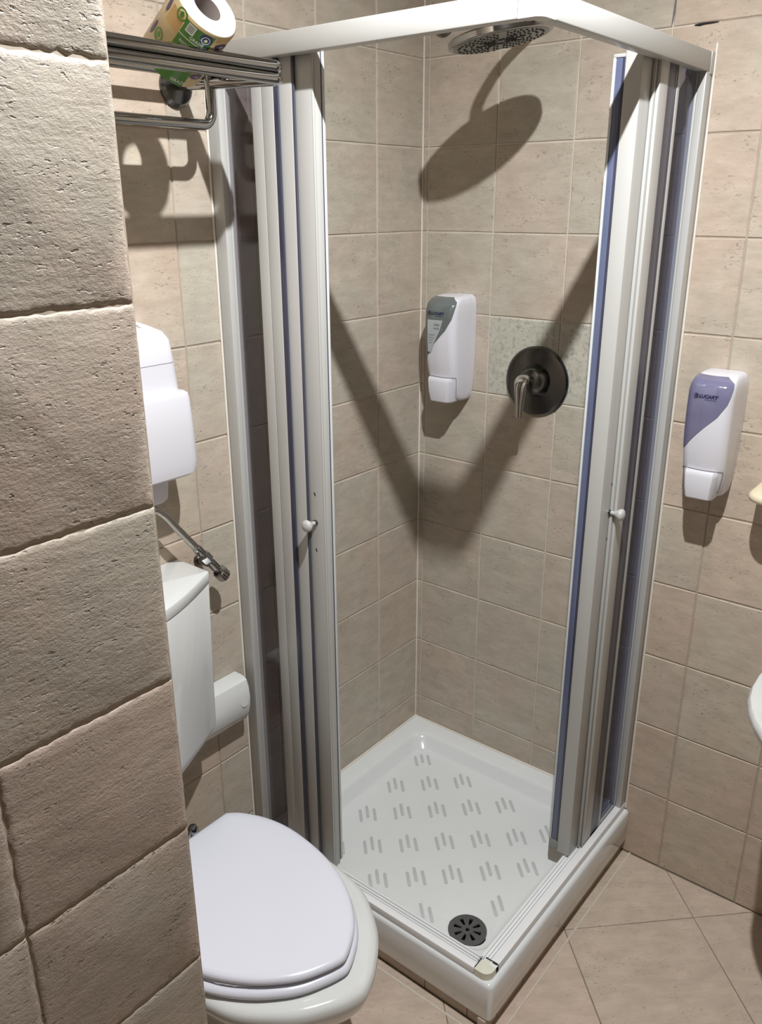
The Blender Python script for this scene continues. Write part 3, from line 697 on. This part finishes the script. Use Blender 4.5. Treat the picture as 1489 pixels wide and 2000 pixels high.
# ------------------------------------------------------------------ toilet paper dispenser
tp = thing('paper_dispenser', 'small white toilet paper dispenser on the wall right of the cistern', 'paper dispenser', (.001, -.80, .56))
def tprof(k, y):
    pts = [(.001, .624), (.030, .624), (.043, .618), (.049, .600), (.052, .575), (.051, .555), (.046, .532), (.036, .512), (.020, .500), (.001, .496)]
    return [(.001 + (x - .001) * k, y, .562 + (z - .562) * (1 - (1 - k) * .4)) for x, z in pts]
obj('cover', MB().loft([tprof(.72, -.7275), tprof(.93, -.731), tprof(1, -.735), tprof(1, -.862)]), M['porc'], tp, 30)
obj('end_disc', MB().lathe([(.011, 0), (.0105, .0005)], (.0519, -.752, .567), (1, 0, 0.05), 20), M['porc'], tp)

# ------------------------------------------------------------------ hair dryer on the left wall
hd = thing('hair_dryer', 'white wall hair dryer in its flared holder above the cistern', 'hair dryer', (.001, -.99, 1.28))
HY = -.995
def hsec(h, d, z, r=.02, dz=0.0):
    """rounded section; dz lowers the front edge"""
    pts = [(.001, HY + h)]
    for k in range(6): a = math.pi / 2 * k / 5; pts.append((d - r + r * math.sin(a), HY + h - r + r * math.cos(a)))
    for k in range(6): a = math.pi / 2 * (1 - k / 5); pts.append((d - r + r * math.sin(a), HY - h + r - r * math.cos(a)))
    pts.append((.001, HY - h)); return [(x, y, z - dz * x / d) for x, y in pts]
hous = obj('housing', MB().loft([hsec(h, d, z, r, dz) for z, h, d, r, dz in ((1.30, .120, .086, .022, 0), (1.3895, .112, .085, .022, 0))]), M['plastic'], hd, 40)
obj('top_cap', MB().loft([hsec(h, d, z, r, dz) for z, h, d, r, dz in ((1.3910, .112, .085, .022, 0), (1.432, .107, .083, .022, 0), (1.450, .098, .078, .024, .004), (1.462, .082, .066, .026, .008), (1.467, .060, .045, .02, .006))]), M['plastic'], hd, 40)
obj('seam', MB().loft([hsec(.1105, .0838, 1.3890, .022), hsec(.1105, .0838, 1.3915, .022)]), M['soft_seam'], hd)
m = MB()
for k in range(9):
    y = HY + .052 - .012 * k; m.tube([(.022, y, 1.4642), (.040, y, 1.4622), (.052, y, 1.4598), (.060, y, 1.4565)], .0019, 6)
obj('vent_slots', m, M['soft_seam'], hd)
obj('holder', MB().loft([hsec(h, d, z, r, dz) for z, h, d, r, dz in ((1.172, .124, .098, .028, 0), (1.178, .131, .106, .03, 0), (1.20, .133, .110, .03, 0), (1.27, .126, .110, .022, 0), (1.325, .1205, .108, .016, 0), (1.333, .1185, .106, .015, 0), (1.337, .114, .100, .014, 0))]), M['plastic'], hd, 40)
obj('nozzle', MB().loft([hsec(h, d, z, r, 0) for z, h, d, r in ((1.118, .078, .062, .02), (1.124, .082, .067, .02), (1.173, .083, .072, .018))]), M['plastic'], hd, 40)

# ------------------------------------------------------------------ towel rack and the wrapped roll
def arc(cx, cy, r, a0, a1, z, k=8): return [(cx + r * math.cos(math.radians(a0 + (a1 - a0) * i / k)), cy + r * math.sin(math.radians(a0 + (a1 - a0) * i / k)), z) for i in range(k + 1)]
tr = thing('towel_rack', 'chrome towel rack of parallel tubes on the wall above the toilet', 'towel rack', (.0, -1.04, 1.87))
YE = -.772; Y2 = -1.335; rr = .0092; XF = .277
zr = lambda x: 1.8875 - .045 * x
ZR = zr(.1)
for dz in (0, -.0178):
    fr = [(.006, YE, 0)] + arc(XF - .022, YE - .022, .022, 90, 0, 0) + arc(XF - .022, Y2 + .022, .022, 0, -90, 0) + [(.006, Y2, 0)]
    obj('outer_tube', MB().tube([(x, y, zr(x) + dz) for x, y, z in fr], rr, 14), M['chrome'], tr, 60)
for x in (.055, .126): obj('shelf_tube', MB().tube([(x, YE, zr(x)), (x, Y2, zr(x))], rr * .9, 14), M['chrome'], tr, 60)
ZH = 1.798; XH = .098
def varc(sgn, y): return [(XH, y - sgn * .022 + sgn * .022 * math.cos(math.radians(a_)), ZH + .022 - .022 * math.sin(math.radians(a_))) for a_ in range(0, 91, 11)]
hb = [(XH, YE - .002, ZR - .004)] + varc(1, YE - .002) + list(reversed(varc(-1, Y2 + .002))) + [(XH, Y2 + .002, ZR - .004)]
obj('hanging_rail', MB().tube(hb, rr, 14), M['chrome'], tr, 60)
for y in (YE, Y2 + .01): obj('rosette', MB().lathe([(.036, 0), (.036, .004), (.030, .011), (.014, .016)], (.001, y, 1.868), (1, 0, 0), 32), M['chrome_dark_refl'], tr, 30)

roll = thing('toilet_roll', 'wrapped toilet paper roll in kraft and green wrapper lying tilted on the towel rack', 'toilet roll', (.222, -.922, 1.907))
RA = Vector((.838, 0.0, .545)).normalized(); RC = Vector((.2245, -.917, 1.9105)); RR = .0505; RL = .112
ru = Vector((0, 0, 1)) - RA * RA.z; ru.normalize(); rv = RA.cross(ru)
def RP(ang, h, r): return RC + RA * h + (ru * math.cos(ang) + rv * math.sin(ang)) * r
def ringR(r, h, n=56): return [RP(2 * math.pi * k / n, h, r) for k in range(n)]
hl = RL / 2
obj('paper', MB().loft([ringR(.024, -hl), ringR(RR - .003, -hl), ringR(RR - .001, -hl + .003), ringR(RR - .001, hl - .003), ringR(RR - .003, hl), ringR(.0240, hl), ringR(.0232, hl - .001), ringR(.0232, -hl + .0005)], False, False), M['paper'], roll, 40)
obj('core', MB().loft([ringR(.0231, -hl + .001), ringR(.0231, hl - .002), ringR(.0222, hl - .002), ringR(.0222, -hl + .001)], False, False), M['core'], roll, 40)
wrap = obj('wrapper', MB().loft([ringR(RR - .009, -hl - .0006), ringR(RR - .002, -hl - .0005), ringR(RR, -hl + .003), ringR(RR, hl - .006), ringR(RR - .0008, hl - .002)], False, False), M['kraft'], roll, 40)
# angle that faces the camera
tc_ = (cam.matrix_world.translation - RC).normalized(); A0 = math.atan2(tc_.dot(rv), tc_.dot(ru))
def patch(name, a0, a1, h0, h1, m, lift=.0004, par=None, na=16, nh=6):
    q = MB(); q.loft([[RP(A0 + a0 + (a1 - a0) * i / na, h0 + (h1 - h0) * j / nh, RR + lift) for i in range(na + 1)] for j in range(nh + 1)], closed=False); return obj(name, q, m, par or wrap, 60)
def disc(name, ac, hc, ra, rh, m, lift, par=None, r_in=0):
    q = MB(); n_ = 24
    outer = [RP(A0 + ac + ra / RR * math.cos(2 * math.pi * k / n_), hc + rh * math.sin(2 * math.pi * k / n_), RR + lift) for k in range(n_)]
    if r_in: inn = [RP(A0 + ac + ra * r_in / RR * math.cos(2 * math.pi * k / n_), hc + rh * r_in * math.sin(2 * math.pi * k / n_), RR + lift) for k in range(n_)]; q.loft([outer, inn], False, False)
    else: q.add(outer, [tuple(range(n_))])
    return obj(name, q, m, par or wrap, 60)
ROLL_SIGN = 1
dA = -ru * math.sin(A0) + rv * math.cos(A0)
sg = 1 if dA.dot(right) > 0 else -1
D = lambda d: math.radians(d) * sg
gp = patch('green_band', D(-15), D(40), -hl + .0006, hl - .007, M['green'])
patch('leaf_print', D(-48), D(-17), hl - .040, hl - .012, M['kraft_dark'])
patch('leaf_print', D(46), D(100), hl - .014, hl - .006, M['kraft_dark'])
patch('white_line', D(-15), D(40), hl - .0325, hl - .0312, M['white_print'], .0008, gp)
patch('white_label', D(-9), D(6), hl - .023, hl - .008, M['white_print'], .0008, gp)
for k in range(4): patch('label_print', D(-7.5), D(4), hl - .012 - .0028 * k, hl - .0106 - .0028 * k, M['print'], .0011, gp, 4, 1)
disc('blue_badge', D(27), hl - .0165, .0098, .0098, M['blue_print'], .0009, gp)
disc('badge_ring', D(27), hl - .0165, .0066, .0066, M['white_print'], .0012, gp, .82)
disc('badge_dot', D(27), hl - .0165, .0026, .0026, M['white_print'], .0013, gp)
for a_, h_, ra_, rh_ in ((-57, .034, .0042, .0125), (-62, -.016, .0042, .0125), (62, hl - .021, .0125, .0052), (55, -.030, .0125, .0052), (-100, .01, .0042, .0125)):
    disc('violet_oval', D(a_), h_, ra_, rh_, M['violet_print'], .0008)
for a_, h_ in ((-42, -.012), (-25, hl - .012 + .002)):
    disc('green_ring', D(a_), h_, .0098, .0098, M['green'], .0006, None, .72); disc('green_leaf', D(a_), h_, .0036, .0048, M['green'], .0006)
def rtext(body, a0, h0, size, m, lift=.0009):
    return obj('lettering', text_mb(body, size, lambda x, y: RP(A0 + D(a0) + sg * x / RR, h0 + y, RR + lift), 0, .0001), m, gp)
rtext('GRAZIE', 3, hl - .029, .0068, M['white_print'])
for k, s_ in enumerate(('ROTOLO', 'CARTA', 'VELI')): rtext(s_, -8 + 2 * k, hl - .043 - .0085 * k, .0058, M['white_print'])
rtext('GRAZIE', 14, -hl + .006, .0075, M['white_print'])

# ------------------------------------------------------------------ marble shelf and washbasin at the right edge
sf = thing('marble_shelf', 'cream marble wall shelf cut off by the right picture edge', 'shelf', (1.25, -.001, 1.09))
m = MB(); out = []
for (cx, cy, a0) in ((.957, -.083, 180), (1.535, -.083, 270)):
    for k in range(7): a = math.radians(a0 + 90 * k / 6); out.append((cx + .035 * math.cos(a), cy + .035 * math.sin(a)))
out += [(1.57, -.001), (.922, -.001)]
cxs = sum(p[0] for p in out) / len(out)
def ins(d): return [(x + (d if x < 1.25 else -d), y + (d if y < -.01 else 0)) for x, y in out]
obj('slab', m.loft([[(x, y, z) for x, y in ins(d)] for d, z in ((.006, 1.080), (.001, 1.084), (0, 1.090), (.001, 1.096), (.006, 1.100))]), M['marble'], sf, 50)
for x in (1.05, 1.45): obj('bracket', MB().box(x - .008, x + .008, -.07, -.001, 1.058, 1.0795, .002), M['chrome'], sf)
wb = thing('washbasin', 'white ceramic wall washbasin cut off by the right picture edge', 'washbasin', (1.335, -.001, .60))
BXC, HWB = 1.336, .298
def bas(k, z, hw, y1, ex=2.3, n=44):
    pts = []
    for i in range(n):
        t = 2 * math.pi * i / n; cx, sy = math.cos(t), math.sin(t)
        yc = y1 * .5
        x = abs(cx) ** (2 / ex) * (1 if cx >= 0 else -1) * hw; y = abs(sy) ** (2 / ex) * (1 if sy >= 0 else -1) * (-y1 * .5)
        pts.append((BXC + x, min(-.0015, yc + y), z))
    return pts
DZB = -.045
bz = [(.58, .075, -.24), (.62, .11, -.29), (.68, .18, -.39), (.74, .250, -.49), (.785, .285, -.545), (.815, .297, -.56), (.828, HWB, -.56), (.834, HWB - .004, -.556), (.834, HWB - .03, -.525), (.80, HWB - .055, -.50), (.74, HWB - .10, -.44), (.715, .05, -.33)]
obj('bowl', MB().loft([bas(0, z + DZB, h, y) for z, h, y in bz]), M['porc'], wb, 50)
obj('semi_pedestal', MB().loft([bas(0, z, h, y) for z, h, y in ((.28, .07, -.18), (.31, .085, -.21), (.50, .09, -.24), (.545, .10, -.26))]), M['porc'], wb, 50)
